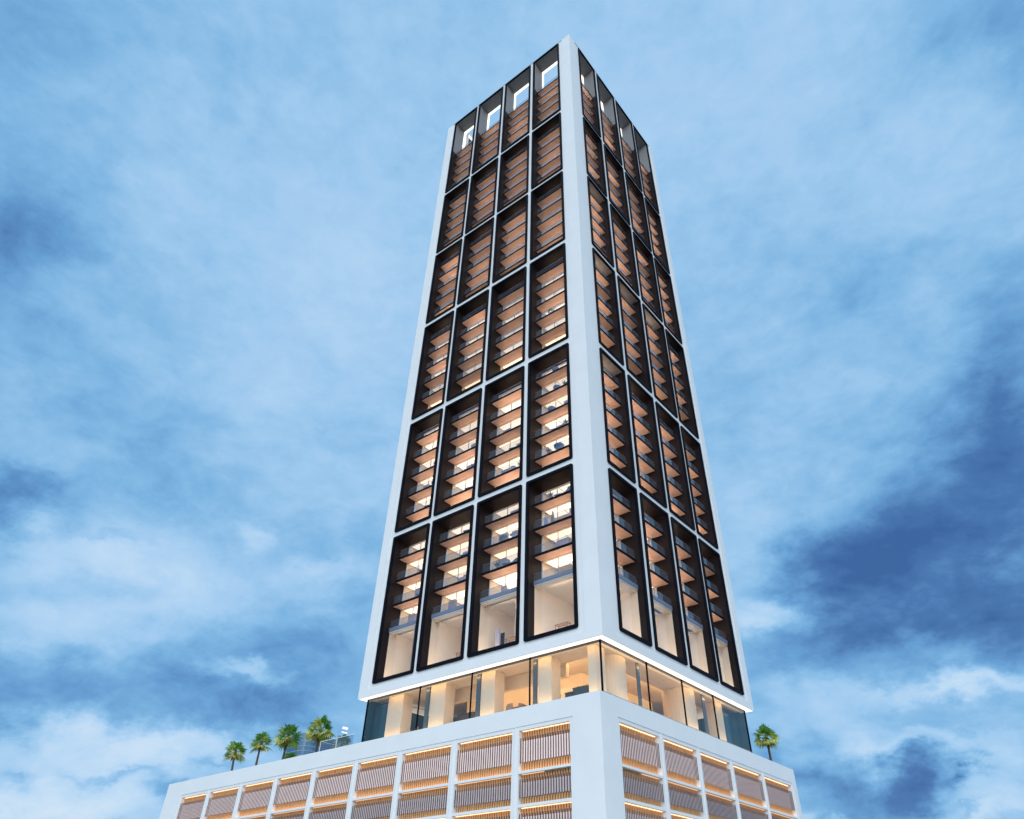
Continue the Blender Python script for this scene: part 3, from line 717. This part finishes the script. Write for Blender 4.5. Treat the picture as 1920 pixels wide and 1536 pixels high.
LV = ['top', 'second', 'third', 'fourth', 'lowest']
RN = ['sixth', 'fifth', 'fourth', 'third', 'second', 'bottom']
def lab(what, face, ci, r, k): return '%s on %s balcony of %s row, %s, %s face' % (what, LV[k], RN[r], ['corner bay','second bay from corner','third bay from corner','far end bay'][ci], 'left' if face == 'L' else 'right')
pi = math.pi
items = [('sun_lounger','L',0,5,0,.40,1.45,.2,'navy lounger'),('potted_plant','L',0,5,0,.64,1.25,0,'spiky plant'),('round_chair','L',0,5,0,.20,1.5,0,'round blue chair'),
 ('bistro_table','L',1,5,1,.36,1.4,0,'blue table'),('bistro_chair','L',1,5,1,.50,1.4,1.6,'blue bistro chair'),('potted_bush','L',1,5,1,.62,1.6,0,'leafy bush'),
 ('sun_lounger','L',1,5,2,.40,1.4,.3,'navy lounger'),('potted_plant','L',1,5,2,.68,1.3,0,'spiky plant'),
 ('sun_lounger','L',2,5,0,.25,1.4,.2,'navy lounger'),('sun_lounger','L',2,5,1,.28,1.4,.1,'navy lounger'),
 ('sun_lounger','L',3,5,1,.22,1.4,.2,'navy lounger'),('sun_lounger','L',3,5,2,.22,1.4,.3,'navy lounger'),
 ('round_chair','L',0,4,0,.50,1.3,0,'round blue chair'),('round_chair','L',0,4,1,.48,1.35,0,'round blue chair'),('potted_plant','L',0,4,1,.25,1.4,0,'spiky plant'),
 ('round_chair','L',0,4,2,.62,1.3,0,'round blue chair'),('sun_lounger','L',0,4,3,.46,1.4,.2,'navy lounger'),('potted_plant','L',0,4,3,.24,1.3,0,'spiky plant'),
 ('round_chair','L',0,4,4,.45,1.3,0,'large round blue chair'),('potted_plant','L',0,4,4,.68,1.25,0,'spiky plant'),
 ('sun_lounger','L',1,4,3,.34,1.4,.2,'navy lounger'),('bistro_table','L',1,4,4,.4,1.4,0,'blue table'),('potted_plant','L',1,4,4,.2,1.4,0,'spiky plant'),
 ('bistro_chair','L',2,4,3,.3,1.4,1.6,'blue bistro chair'),('sun_lounger','L',2,4,4,.3,1.4,.2,'navy lounger'),
 ('round_chair','L',3,4,2,.25,1.4,0,'round blue chair'),('round_chair','L',3,4,3,.25,1.4,0,'round blue chair'),('sun_lounger','L',3,4,4,.3,1.4,.2,'navy lounger'),
 ('potted_bush','L',0,3,3,.60,1.3,0,'domed bush'),
 ('sun_lounger','R',0,5,0,.22,1.4,1.7,'navy lounger'),('sun_lounger','R',0,5,1,.2,1.4,1.7,'navy lounger'),('round_chair','R',1,5,1,.2,1.4,0,'round blue chair')]
for kind, face, ci, r, k, t, d, rz, what in items:
    put(kind, face, ci, t, d, fz(r, k), lab(what, face, ci, r, k), rz, 1.25 if 'large' in what else 1.0)

# ------------------------------------------------------------------ inside the lobby and the tall rooms
def block(name, x0, x1, y0, y1, z0, z1, mat, label, cat, group=None, extra=None):
    root = empty(name, at_units((x0+x1)/2, (y0+y1)/2, z0), label, cat, group)
    mb = MB(); t = .05
    mb.box(x0, x1, y0, y1, z0+.09, z1-t, mat); mb.build('body', root)
    mb = MB(); mb.box(x0-.04, x1+.04, y0-.04, y1+.02, z1-t+.002, z1, mat); mb.build('top', root)
    mb = MB(); mb.box(x0+.06, x1-.06, y0+.06, y1-.06, z0, z0+.088, 'black'); mb.build('plinth', root)
    return root
GC = 'cabinets in the glazed lobby'
block('display_screen', -4.97, -3.6, 3.0, 3.25, ZF, -2.28, 'cabinet', 'large dark teal display screen behind the lobby glass nearest the corner', 'screen')
block('cabinet', -5.65, -4.99, 2.9, 3.4, ZF, -2.55, 'cabinet', 'low dark cabinet pushed against the left of the large lobby screen', 'cabinet', GC)
block('cabinet', -7.12, -6.5, 3.0, 3.5, ZF, -2.44, 'cabinet', 'small dark cabinet standing alone left of the large lobby screen', 'cabinet', GC)
block('cabinet', -20.0, -19.3, 3.0, 3.5, ZF, -2.36, 'brownc', 'small dark brown cabinet in the lobby, leftmost of the three brown ones', 'cabinet', GC)
block('cabinet', -18.44, -17.8, 3.0, 3.5, ZF, -2.40, 'cabinet', 'small black cabinet between the brown cabinet and the long counter', 'cabinet', GC)
block('counter', -17.3, -15.4, 3.0, 3.6, ZF, -2.36, 'brownc', 'long dark brown counter behind the lobby mullion', 'counter')
def armchair(x, y, rz, label, mat='tanseat', k=1.0):
    root = empty('armchair', at_units(x, y, ZF), label, 'armchair', 'armchairs in the lobby'); root.rotation_euler = (0,0,rz); root.scale = (k,)*3
    def part(n, bxs, m):
        mb = MB(1.0)
        for b in bxs: mb.box(*b, m)
        me = mb.build(n, origin=(0,0,0)); me.parent = root
    part('seat', [(-.34,.34,-.34,.34,.28,.50)], mat); part('backrest', [(-.40,.40,.30,.44,.24,1.35)], mat)
    for x0 in (-.44,.34): part('armrest', [(x0,x0+.1,-.34,.29,.24,.78)], mat)
    for x0 in (-.36,.32):
        for y0 in (-.32,.34): part('leg', [(x0,x0+.05,y0,y0+.05,0,.235)], 'brownc')
    return root
armchair(-12.75, 2.95, .3, 'tan armchair beside the third lobby column', k=1.15)
armchair(-11.6, 2.6, -1.2, 'tan armchair at the left end of the lobby dining table', k=.95)
armchair(-10.6, 2.4, 3.0, 'tan armchair in front of the lobby dining table', k=.95)
armchair(-9.6, 2.6, 1.3, 'tan armchair at the right end of the lobby dining table', k=.95)
armchair(-23.5, 3.0, .5, 'tan armchair by the dark teal panel at the lobby left end', k=1.05)
armchair(-22.6, 2.9, -.4, 'tan armchair between the two others at the lobby left end', k=1.05)
def table(x, y, z, w, d, h, label, mat='tablet', nm='dining_table'):
    root = empty(nm, at_units(x, y, z), label, 'table')
    def part(n, b, m):
        mb = MB(1.0); mb.box(*b, m); o = mb.build(n, origin=(0,0,0)); o.parent = root
    part('tabletop', (-w/2,w/2,-d/2,d/2,h-.05,h), mat)
    for sx in (-1,1):
        for sy in (-1,1): part('leg', (sx*(w/2-.1)-.03,sx*(w/2-.1)+.03,sy*(d/2-.1)-.03,sy*(d/2-.1)+.03,0,h-.052), mat)
table(-10.6, 3.2, ZF, 2.4, 1.0, 1.15, 'long walnut high table among tan armchairs in the lobby')
zs = ROWS[5][0]+T+.22
def high_panel():
    root = empty('folding_screen', at_units(-12.0, 1.9, ROWS[5][0]+T-ST+ST), 'dark folding screen standing in the tall lit room second from the corner', 'screen')
    for k in range(2):
        mb = MB(); mb.box(-12.1+k*.5-.22, -12.1+k*.5+.22, 1.9+.1*k, 1.95+.1*k, ROWS[5][0]+T+.002, ROWS[5][0]+T+2.35-.4*k, 'curtain' if k == 0 else 'black'); mb.build('leaf', root)
high_panel()
for x, lb in ((-4.9,'walnut table low in the tall lit room at the corner of the left face'),(-10.2,'walnut table low in the tall lit room second from the corner'),(-16.0,'walnut table low in the tall lit room third from the corner')):
    table(x, 1.75, ROWS[5][0]+T+.003, 1.7, .7, 1.42, lb)

# ================================================================== PEOPLE
def person(loc, rz, dress, hair, label, long_hair):
    root = empty('person', loc, label, 'person'); root.rotation_euler = (0,0,rz)
    J = {'pel':((0,0,.95),.135),'wst':((0,.005,1.08),.115),'che':((0,.01,1.28),.135),'nek':((0,.005,1.44),.055),'jaw':((0,-.02,1.53),.072),'hed':((0,-.008,1.62),.092),'top':((0,.0,1.69),.068),
         'shl':((-.16,.01,1.38),.055),'ell':((-.235,.02,1.11),.042),'wrl':((-.21,-.09,.90),.03),'hal':((-.20,-.13,.83),.033),
         'shr':((.16,.01,1.38),.055),'elr':((.23,.02,1.12),.042),'wrr':((.13,-.17,1.05),.03),'har':((.07,-.20,1.06),.033),
         'hpl':((-.09,0,.86),.095),'knl':((-.09,-.015,.48),.062),'anl':((-.09,.02,.08),.042),'tol':((-.095,-.13,.03),.032),
         'hpr':((.09,0,.86),.095),'knr':((.10,-.03,.48),.062),'anr':((.10,.0,.08),.042),'tor':((.105,-.15,.03),.032)}
    E = [('pel','wst'),('wst','che'),('che','nek'),('nek','jaw'),('jaw','hed'),('hed','top'),('che','shl'),('shl','ell'),('ell','wrl'),('wrl','hal'),('che','shr'),('shr','elr'),('elr','wrr'),('wrr','har'),
         ('pel','hpl'),('hpl','knl'),('knl','anl'),('anl','tol'),('pel','hpr'),('hpr','knr'),('knr','anr'),('anr','tor')]
    ks = list(J); me = bpy.data.meshes.new('body'); me.from_pydata([J[k][0] for k in ks], [(ks.index(a), ks.index(b)) for a, b in E], [])
    o = bpy.data.objects.new('body', me); COL.objects.link(o)
    sk = o.modifiers.new('skin', 'SKIN'); o.modifiers.new('sub', 'SUBSURF').levels = 2
    for i, k in enumerate(ks):
        v = me.skin_vertices[0].data[i]; v.radius = (J[k][1],)*2; v.use_root = (k == 'pel')
    bpy.context.view_layer.update()
    ev = bpy.data.meshes.new_from_object(o.evaluated_get(bpy.context.evaluated_depsgraph_get()))
    o.modifiers.clear(); o.data = ev; ev.materials.clear(); ev.materials.append(M['skin'])
    for p in ev.polygons: p.use_smooth = True
    o.parent = root
    # nose, eyes stay inside the one body mesh scale; dress and hair are clothing children
    mb = MB(1.0); n = 20
    prof = [(.30,.22,.10,0),(.25,.19,.45,0),(.20,.165,.82,0),(.165,.14,1.06,0),(.185,.155,1.26,.005),(.195,.13,1.385,.005),(.10,.085,1.43,.005)]
    P = []; F = []
    for rx, ry, z, oy in prof:
        for i in range(n):
            t = 2*pi*i/n; f = 1 + (.06*math.sin(5*t) if z < .5 else 0); P.append((rx*f*math.cos(t), oy+ry*f*math.sin(t), z))
    for j in range(len(prof)-1):
        for i in range(n): F.append((j*n+i, j*n+(i+1)%n, (j+1)*n+(i+1)%n, (j+1)*n+i))
    mb.mesh(P, F, dress)
    for sx, e, w in ((-1,(-.235,.02,1.11),(-.21,-.085,.91)),(1,(.23,.02,1.12),(.135,-.165,1.05))):
        mb.tube((sx*.15,.01,1.385), e, .075, .058, dress, 10); mb.tube(e, w, .058, .05, dress, 10)
    d = mb.build('dress', origin=(0,0,0), smooth=True); d.parent = root
    mb = MB(1.0); zb = 1.05 if long_hair else 1.36
    P = []; F = []; pr = [(.125,.10,zb,.075),(.13,.105,1.42,.055),(.125,.115,1.56,.03),(.12,.12,1.66,.015),(.075,.08,1.745,.005)]
    for rx, ry, z, oy in pr:
        for i in range(n):
            t = 2*pi*i/n; front = max(0, -math.sin(t)); P.append((rx*math.cos(t), oy + (ry*math.sin(t) if z > 1.68 else max(ry*math.sin(t), -.045)), z))
    for j in range(len(pr)-1):
        for i in range(n): F.append((j*n+i, j*n+(i+1)%n, (j+1)*n+(i+1)%n, (j+1)*n+i))
    F.append(tuple(4*n+i for i in range(n)))
    mb.mesh(P, F, hair); h = mb.build('hair', origin=(0,0,0), smooth=True); h.parent = root
    return root
c0 = COLS['L'][0]
person(at_units(-6.15, 1.22, fz(5,1)+.004), .5, 'robe', 'hairb', 'person in a pale blue dress with brown hair standing behind a balcony railing', False)
person(at_units(-5.45, 1.25, fz(5,1)+.004), -.5, 'robe2', 'hairk', 'person in a grey dress with long black hair standing behind a balcony railing', True)

# ================================================================== GROUND
mb = MB(1.0); R = 4000; mb.poly([(-R,-R,PG*S-.06),(R,-R,PG*S-.06),(R,R,PG*S-.06),(-R,R,PG*S-.06)], 'street'); tag(mb.build('ground'), kind='structure')
mb = MB(1.0); mb.box(-85, 45, -85, 60, PG*S-.05, PG*S, 'ground'); tag(mb.build('plaza_pavement'), kind='structure')

# ================================================================== CAMERA
cam = bpy.data.cameras.new('camera'); co = bpy.data.objects.new('camera', cam); COL.objects.link(co); sc.camera = co
cam.sensor_width = 36; cam.sensor_fit = 'HORIZONTAL'; cam.lens = 1284.2/1920*36
cam.shift_x = (960-1023.2)/1920; cam.shift_y = (751.4-768)/1920
cam.clip_start = .1; cam.clip_end = 12000
F_ = Vector((-.47360935,.62118674,.62435664)); R_ = Vector((.7934266,.60865466,-.00370613)); U_ = Vector((.38231978,-.49362591,.78113062))
co.matrix_world = Matrix(((R_.x,U_.x,-F_.x,35.4559),(R_.y,U_.y,-F_.y,-55.3350),(R_.z,U_.z,-F_.z,-23.5265),(0,0,0,1)))

# ================================================================== SKY AND SUN
BLOBS = [
(3.720,9.486,4.174, -5.526,7.161,-6.894, 0.000,0.000,0.000, -0.18),
(2.787,6.330,2.636, -5.553,7.181,-9.535, -0.000,0.000,0.000, -0.05),
(6.848,10.672,3.393, -7.941,10.315,-6.121, 0.000,0.000,0.000, -0.10),
(2.915,7.335,3.209, -7.006,9.103,-4.892, 0.000,-0.000,0.000, -0.12),
(3.338,4.464,1.188, -2.946,3.816,-3.905, -0.000,-0.000,0.000, 0.06),
(5.781,7.378,1.833, -3.507,4.537,-5.663, -0.000,0.000,0.000, 0.08),
(3.688,3.898,0.658, -2.848,3.694,-3.052, 0.000,0.000,0.000, 0.07),
(2.925,6.012,2.368, -6.118,7.851,-20.436, 0.000,0.000,0.000, 0.36),
(2.425,4.413,1.602, -6.238,7.984,-24.317, -0.000,0.000,0.000, 0.24),
(3.752,8.522,3.549, -5.992,7.647,-27.016, 0.000,0.000,0.000, 0.20),
(8.793,12.919,3.861, -16.191,20.592,-84.502, -0.000,-0.000,0.000, 0.34),
(6.816,8.699,2.161, -9.140,11.717,-32.619, 0.000,-0.000,0.000, 0.14),
(5.793,14.966,6.622, -6.765,8.702,-19.212, 0.000,-0.000,0.000, -0.30),
(10.233,24.146,10.250, -17.406,22.414,-45.355, -0.000,0.000,0.000, -0.16),
(5.236,12.199,5.146, -11.820,15.141,-43.847, -0.000,0.000,0.000, -0.16),
(8.663,16.955,6.474, -17.693,22.657,-66.939, -0.000,-0.000,0.000, -0.18),
(12.771,25.301,9.738, -44.460,57.116,-137.985, -0.000,-0.000,0.000, -0.14),
(1.726,3.140,1.140, -3.538,4.487,-20.599, -0.000,-0.000,0.000, -0.17),
(7.431,1.603,-2.624, -3.599,4.630,-10.221, -0.000,0.000,0.000, -0.16),
(9.423,3.317,-2.516, -4.503,5.776,-15.618, -0.000,0.000,0.000, -0.14),
(3.734,9.521,4.189, -5.002,6.484,-5.963, -0.000,0.000,0.000, -0.16),
(29.988,43.855,13.036, -16.087,20.675,-48.599, 0.000,0.000,0.000, 0.22),
(12.768,5.146,-2.997, -7.270,9.235,-39.796, -0.000,0.000,0.000, 0.20),
(14.523,19.425,5.167, -20.878,26.775,-72.406, 0.000,0.000,0.000, 0.16),
(5.066,7.990,2.570, -8.139,10.516,-15.336, 0.000,-0.000,0.000, 0.07),
(5.252,9.220,3.256, -8.177,10.534,-20.600, 0.000,-0.000,0.000, -0.07),
(7.594,2.308,-2.258, -11.121,14.198,-49.070, -0.000,0.000,0.000, -0.10),
(14.830,2.451,-5.710, -3.370,4.316,-12.624, -0.000,0.000,0.000, -0.08),
(5.341,13.098,5.663, -3.203,4.053,-20.144, -0.000,0.000,0.000, -0.10),
(2.415,5.283,2.156, -3.825,4.796,-31.172, 0.000,0.000,0.000, 0.46),
(3.889,6.827,2.411, -10.749,13.533,-78.766, 0.000,0.000,0.000, 0.26),
(2.779,6.814,2.946, -3.641,4.498,-40.835, 0.000,-0.000,0.000, 0.50),
(6.843,11.182,3.717, -14.567,18.218,-126.642, 0.000,-0.000,0.000, -0.10),
(13.577,28.607,11.433, -16.097,20.097,-145.700, 0.000,-0.000,0.000, -0.36),
(15.519,29.284,10.910, -7.350,9.143,-72.131, -0.000,-0.000,0.000, -0.42),
(16.789,43.375,19.193, -10.201,12.682,-101.203, 0.000,-0.000,0.000, -0.36),
(14.734,24.365,8.186, -14.907,18.664,-126.246, 0.000,-0.000,0.000, -0.20),
(5.692,7.096,1.698, -2.640,3.370,-11.648, 0.000,0.000,0.000, -0.10),
(6.931,10.183,3.043, -3.827,4.928,-9.972, -0.000,0.000,0.000, 0.06),
(15.030,17.460,3.678, -6.550,8.415,-20.330, 0.000,0.000,0.000, -0.02),
(5.182,1.398,-1.653, -2.558,3.278,-9.398, 0.000,0.000,0.000, -0.33),
(2.277,6.039,2.702, -5.177,6.729,-3.265, 0.000,0.000,0.000, -0.16),
(5.918,0.921,-2.315, -5.207,6.768,-3.283, 0.000,0.000,0.000, -0.14),
(10.543,1.794,-4.027, -3.946,5.036,-17.791, -0.000,0.000,0.000, -0.18),
(10.440,3.421,-2.948, -3.303,4.228,-12.619, 0.000,0.000,0.000, -0.10),
(14.496,2.395,-5.581, -2.946,3.808,-5.216, -0.000,0.000,0.000, -0.28),
(12.081,2.235,-4.501, -3.873,4.995,-8.982, 0.000,0.000,0.000, -0.16),
(7.303,1.652,-2.530, -3.504,4.513,-9.131, 0.000,-0.000,0.000, -0.12),
(18.264,8.353,-3.661, -3.110,3.990,-10.585, -0.000,0.000,0.000, 0.24),
(16.718,7.185,-3.642, -13.519,17.272,-57.790, -0.000,0.000,0.000, 0.38),
(20.079,7.573,-5.042, -10.935,13.966,-47.236, 0.000,0.000,0.000, 0.10),
(5.915,1.595,-1.887, -14.103,18.113,-44.571, -0.000,-0.000,0.000, -0.06),
(13.220,4.174,-3.833, -9.586,12.413,-13.706, 0.000,-0.000,0.000, -0.10),
(13.024,3.368,-4.246, -18.081,23.425,-23.967, 0.000,-0.000,0.000, -0.08),
(23.214,8.172,-6.198, -15.908,20.590,-24.168, 0.000,0.000,0.000, -0.10),
(17.668,4.184,-6.003, -11.269,14.585,-17.120, -0.000,-0.000,0.000, 0.06),
(10.626,2.182,-3.822, -6.911,8.962,-7.636, 0.000,0.000,0.000, 0.06),
(9.207,1.750,-3.401, -9.713,12.621,-6.782, 0.000,0.000,0.000, -0.12),
(5.780,2.330,-1.357, -3.342,4.337,-3.317, -0.000,0.000,0.000, 0.05),
(8.112,4.179,-1.330, -5.956,7.716,-7.894, -0.000,-0.000,0.000, -0.08),
(8.020,2.628,-2.265, -6.676,8.459,-39.860, -0.000,0.000,0.000, 0.18),
(11.190,2.070,-4.169, -13.564,17.213,-77.022, 0.000,0.000,0.000, 0.34),
(13.020,3.014,-4.468, -15.835,20.081,-92.188, -0.000,-0.000,0.000, 0.22),
(21.223,6.451,-6.311, -5.150,6.484,-37.738, 0.000,-0.000,0.000, 0.36),
(12.293,4.558,-3.136, -8.103,10.236,-53.779, -0.000,-0.000,0.000, 0.16),
(15.437,3.823,-5.140, -11.635,14.633,-87.816, 0.000,0.000,0.000, 0.30),
(20.837,3.648,-7.893, -3.100,3.877,-26.948, 0.000,0.000,0.000, 0.34),
(15.650,2.974,-5.780, -5.634,6.944,-65.818, -0.000,-0.000,0.000, 0.34),
(24.768,9.660,-6.018, -4.920,6.153,-42.773, 0.000,-0.000,0.000, -0.20),
(10.760,3.397,-3.120, -2.918,3.626,-29.163, -0.000,0.000,0.000, -0.24),
(30.847,7.977,-10.057, -3.455,4.321,-30.040, 0.000,0.000,0.000, -0.26),
(43.531,8.604,-15.869, -10.367,12.943,-93.836, 0.000,0.000,0.000, -0.50),
(58.502,11.118,-21.608, -16.004,19.778,-178.036, -0.000,0.000,0.000, -0.30),
(29.816,6.744,-10.332, -2.953,3.656,-31.834, 0.000,0.000,0.000, -0.10),
(8.784,3.092,-2.345, -10.841,13.328,-132.108, 0.000,0.000,0.000, 0.25),
(6.647,2.340,-1.775, -4.969,6.325,-25.045, -0.000,-0.000,0.000, -0.10),
(35.995,15.470,-7.842, -2.106,2.630,-18.931, 0.000,0.000,0.000, -0.16)
]
SUN_EL, SUN_AZ = math.radians(24), math.radians(145)   # azimuth from +Y, clockwise
w = bpy.data.worlds.new('World'); sc.world = w; w.use_nodes = True
N = w.node_tree.nodes; Lk = w.node_tree.links; N.clear()
out = N.new('ShaderNodeOutputWorld'); bg = N.new('ShaderNodeBackground')
Lk.new(bg.outputs[0], out.inputs['Surface'])
tc = N.new('ShaderNodeTexCoord'); D = tc.outputs['Generated']
def link(a, b): Lk.new(a, b)
def inp(s, v):
    if isinstance(v, bpy.types.NodeSocket): Lk.new(v, s)
    else: s.default_value = v
def math_(op, a, b=None, c=None, clamp=False):
    n = N.new('ShaderNodeMath'); n.operation = op; n.use_clamp = clamp
    for i, v in enumerate((a, b, c)):
        if v is not None: inp(n.inputs[i], v)
    return n.outputs[0]
def vmath(op, a, b=None, c=None, out_='Vector'):
    n = N.new('ShaderNodeVectorMath'); n.operation = op
    for i, v in enumerate((a, b, c)):
        if v is not None: inp(n.inputs[i], v)
    return n.outputs[out_]
def noise(vec, scale, detail=5, rough=.55, dist=0., col=False):
    n = N.new('ShaderNodeTexNoise'); inp(n.inputs['Vector'], vec); n.inputs['Scale'].default_value = scale
    n.inputs['Detail'].default_value = detail; n.inputs['Roughness'].default_value = rough; n.inputs['Distortion'].default_value = dist
    return n.outputs['Color' if col else 'Fac']
sep = N.new('ShaderNodeSeparateXYZ'); link(D, sep.inputs[0])
# direction flattened a little in height, so the clouds are wider than tall
Pl = vmath('MULTIPLY', D, (1,1,1.75))
w1 = vmath('SUBTRACT', noise(Pl, 4.0, 3, .5, col=True), (.5,.5,.5)); w2 = vmath('SUBTRACT', noise(Pl, 15., 6, .62, col=True), (.5,.5,.5))
Pw = vmath('MULTIPLY_ADD', w1, (.10,.10,.07), D); Pw = vmath('MULTIPLY_ADD', w2, (.105,.105,.08), Pw)
up = N.new('ShaderNodeMapRange'); link(sep.outputs['Z'], up.inputs['Value']); up.inputs['From Min'].default_value = .30; up.inputs['From Max'].default_value = .75; up.inputs['To Min'].default_value = .51; up.inputs['To Max'].default_value = .64
acc = None
for e in BLOBS:
    tu = math_('SUBTRACT', vmath('DOT_PRODUCT', Pw, e[0:3], out_='Value'), e[6]); tv = math_('SUBTRACT', vmath('DOT_PRODUCT', Pw, e[3:6], out_='Value'), e[7])
    r2 = math_('MULTIPLY_ADD', tu, tu, math_('MULTIPLY', tv, tv))
    acc = math_('MULTIPLY_ADD', math_('POWER', .30, r2), e[9], acc if acc is not None else up.outputs[0])
n1 = noise(Pl, 3.2, 6, .55, .3); n2 = noise(Pl, 9.0, 6, .58, .5); n3 = noise(Pl, 28., 5, .6, .3)
t = math_('MULTIPLY_ADD', math_('SUBTRACT', n1, .5), .42, acc)
lowk = N.new('ShaderNodeMapRange'); link(sep.outputs['Z'], lowk.inputs['Value']); lowk.inputs['From Min'].default_value = .85; lowk.inputs['From Max'].default_value = .25; lowk.inputs['To Min'].default_value = .22; lowk.inputs['To Max'].default_value = .60
t = math_('MULTIPLY_ADD', math_('SUBTRACT', n2, .5), lowk.outputs[0], t)
t = math_('MULTIPLY_ADD', math_('SUBTRACT', n3, .5), .24, t)
t = math_('MULTIPLY', t, .85)
ramp = N.new('ShaderNodeValToRGB'); link(t, ramp.inputs['Fac'])
def lin(c): return tuple(((x/255)/12.92 if x/255 <= .04045 else ((x/255+.055)/1.055)**2.4) for x in c) + (1,)
el = ramp.color_ramp.elements
el[0].position = .0; el[0].color = lin((60,103,162)); el[1].position = 1.0; el[1].color = lin((216,233,250))
for p, c in ((.12,(76,122,180)),(.28,(106,163,215)),(.42,(132,187,231)),(.56,(160,204,242)),(.70,(180,215,247)),(.85,(198,225,249))):
    x = el.new(p); x.color = lin(c)
sky = N.new('ShaderNodeTexSky'); sky.sky_type = 'NISHITA'; sky.sun_disc = False; sky.sun_elevation = SUN_EL; sky.sun_rotation = SUN_AZ; sky.air_density = 1.2; sky.dust_density = 1.5
skys = vmath('SCALE', sky.outputs[0]); skys.node.inputs['Scale'].default_value = .06
mx = N.new('ShaderNodeMix'); mx.data_type = 'RGBA'; mx.inputs['Factor'].default_value = .95
link(skys, mx.inputs[6]); link(ramp.outputs[0], mx.inputs[7])
# brighter sky added behind the camera, on the sunward half, to light the facades
fw = Vector((-.47360935,.62118674,0)).normalized()
back = vmath('DOT_PRODUCT', D, (-fw.x,-fw.y,.25), out_='Value')
mr = N.new('ShaderNodeMapRange'); mr.interpolation_type = 'SMOOTHSTEP'; link(back, mr.inputs['Value']); mr.inputs['From Min'].default_value = .15; mr.inputs['From Max'].default_value = .85
m2 = N.new('ShaderNodeMix'); m2.data_type = 'RGBA'; link(mr.outputs[0], m2.inputs['Factor']); link(mx.outputs[2], m2.inputs[6]); m2.inputs[7].default_value = (1.42,1.72,2.02,1)
link(m2.outputs[2], bg.inputs['Color']); bg.inputs['Strength'].default_value = 1.0
w.cycles.sampling_method = 'MANUAL'; w.cycles.sample_map_resolution = 512

sl = bpy.data.lights.new('sun', 'SUN'); sl.energy = .7; sl.angle = math.radians(25); sl.color = (1,.97,.94)
so = bpy.data.objects.new('sun', sl); COL.objects.link(so)
sd = Vector((math.sin(SUN_AZ)*math.cos(SUN_EL), math.cos(SUN_AZ)*math.cos(SUN_EL), math.sin(SUN_EL)))
so.rotation_euler = sd.to_track_quat('Z', 'Y').to_euler()

sc.view_settings.view_transform = 'Standard'; sc.view_settings.look = 'None'
sc.view_settings.exposure = 0; sc.view_settings.gamma = 1; sc.view_settings.use_curve_mapping = False
sc.render.engine = 'CYCLES'
sc.cycles.use_denoising = True
sc.cycles.max_bounces = 8; sc.cycles.diffuse_bounces = 4; sc.cycles.glossy_bounces = 3; sc.cycles.transparent_max_bounces = 12
sc.cycles.caustics_reflective = False; sc.cycles.caustics_refractive = False; sc.cycles.sample_clamp_indirect = 6
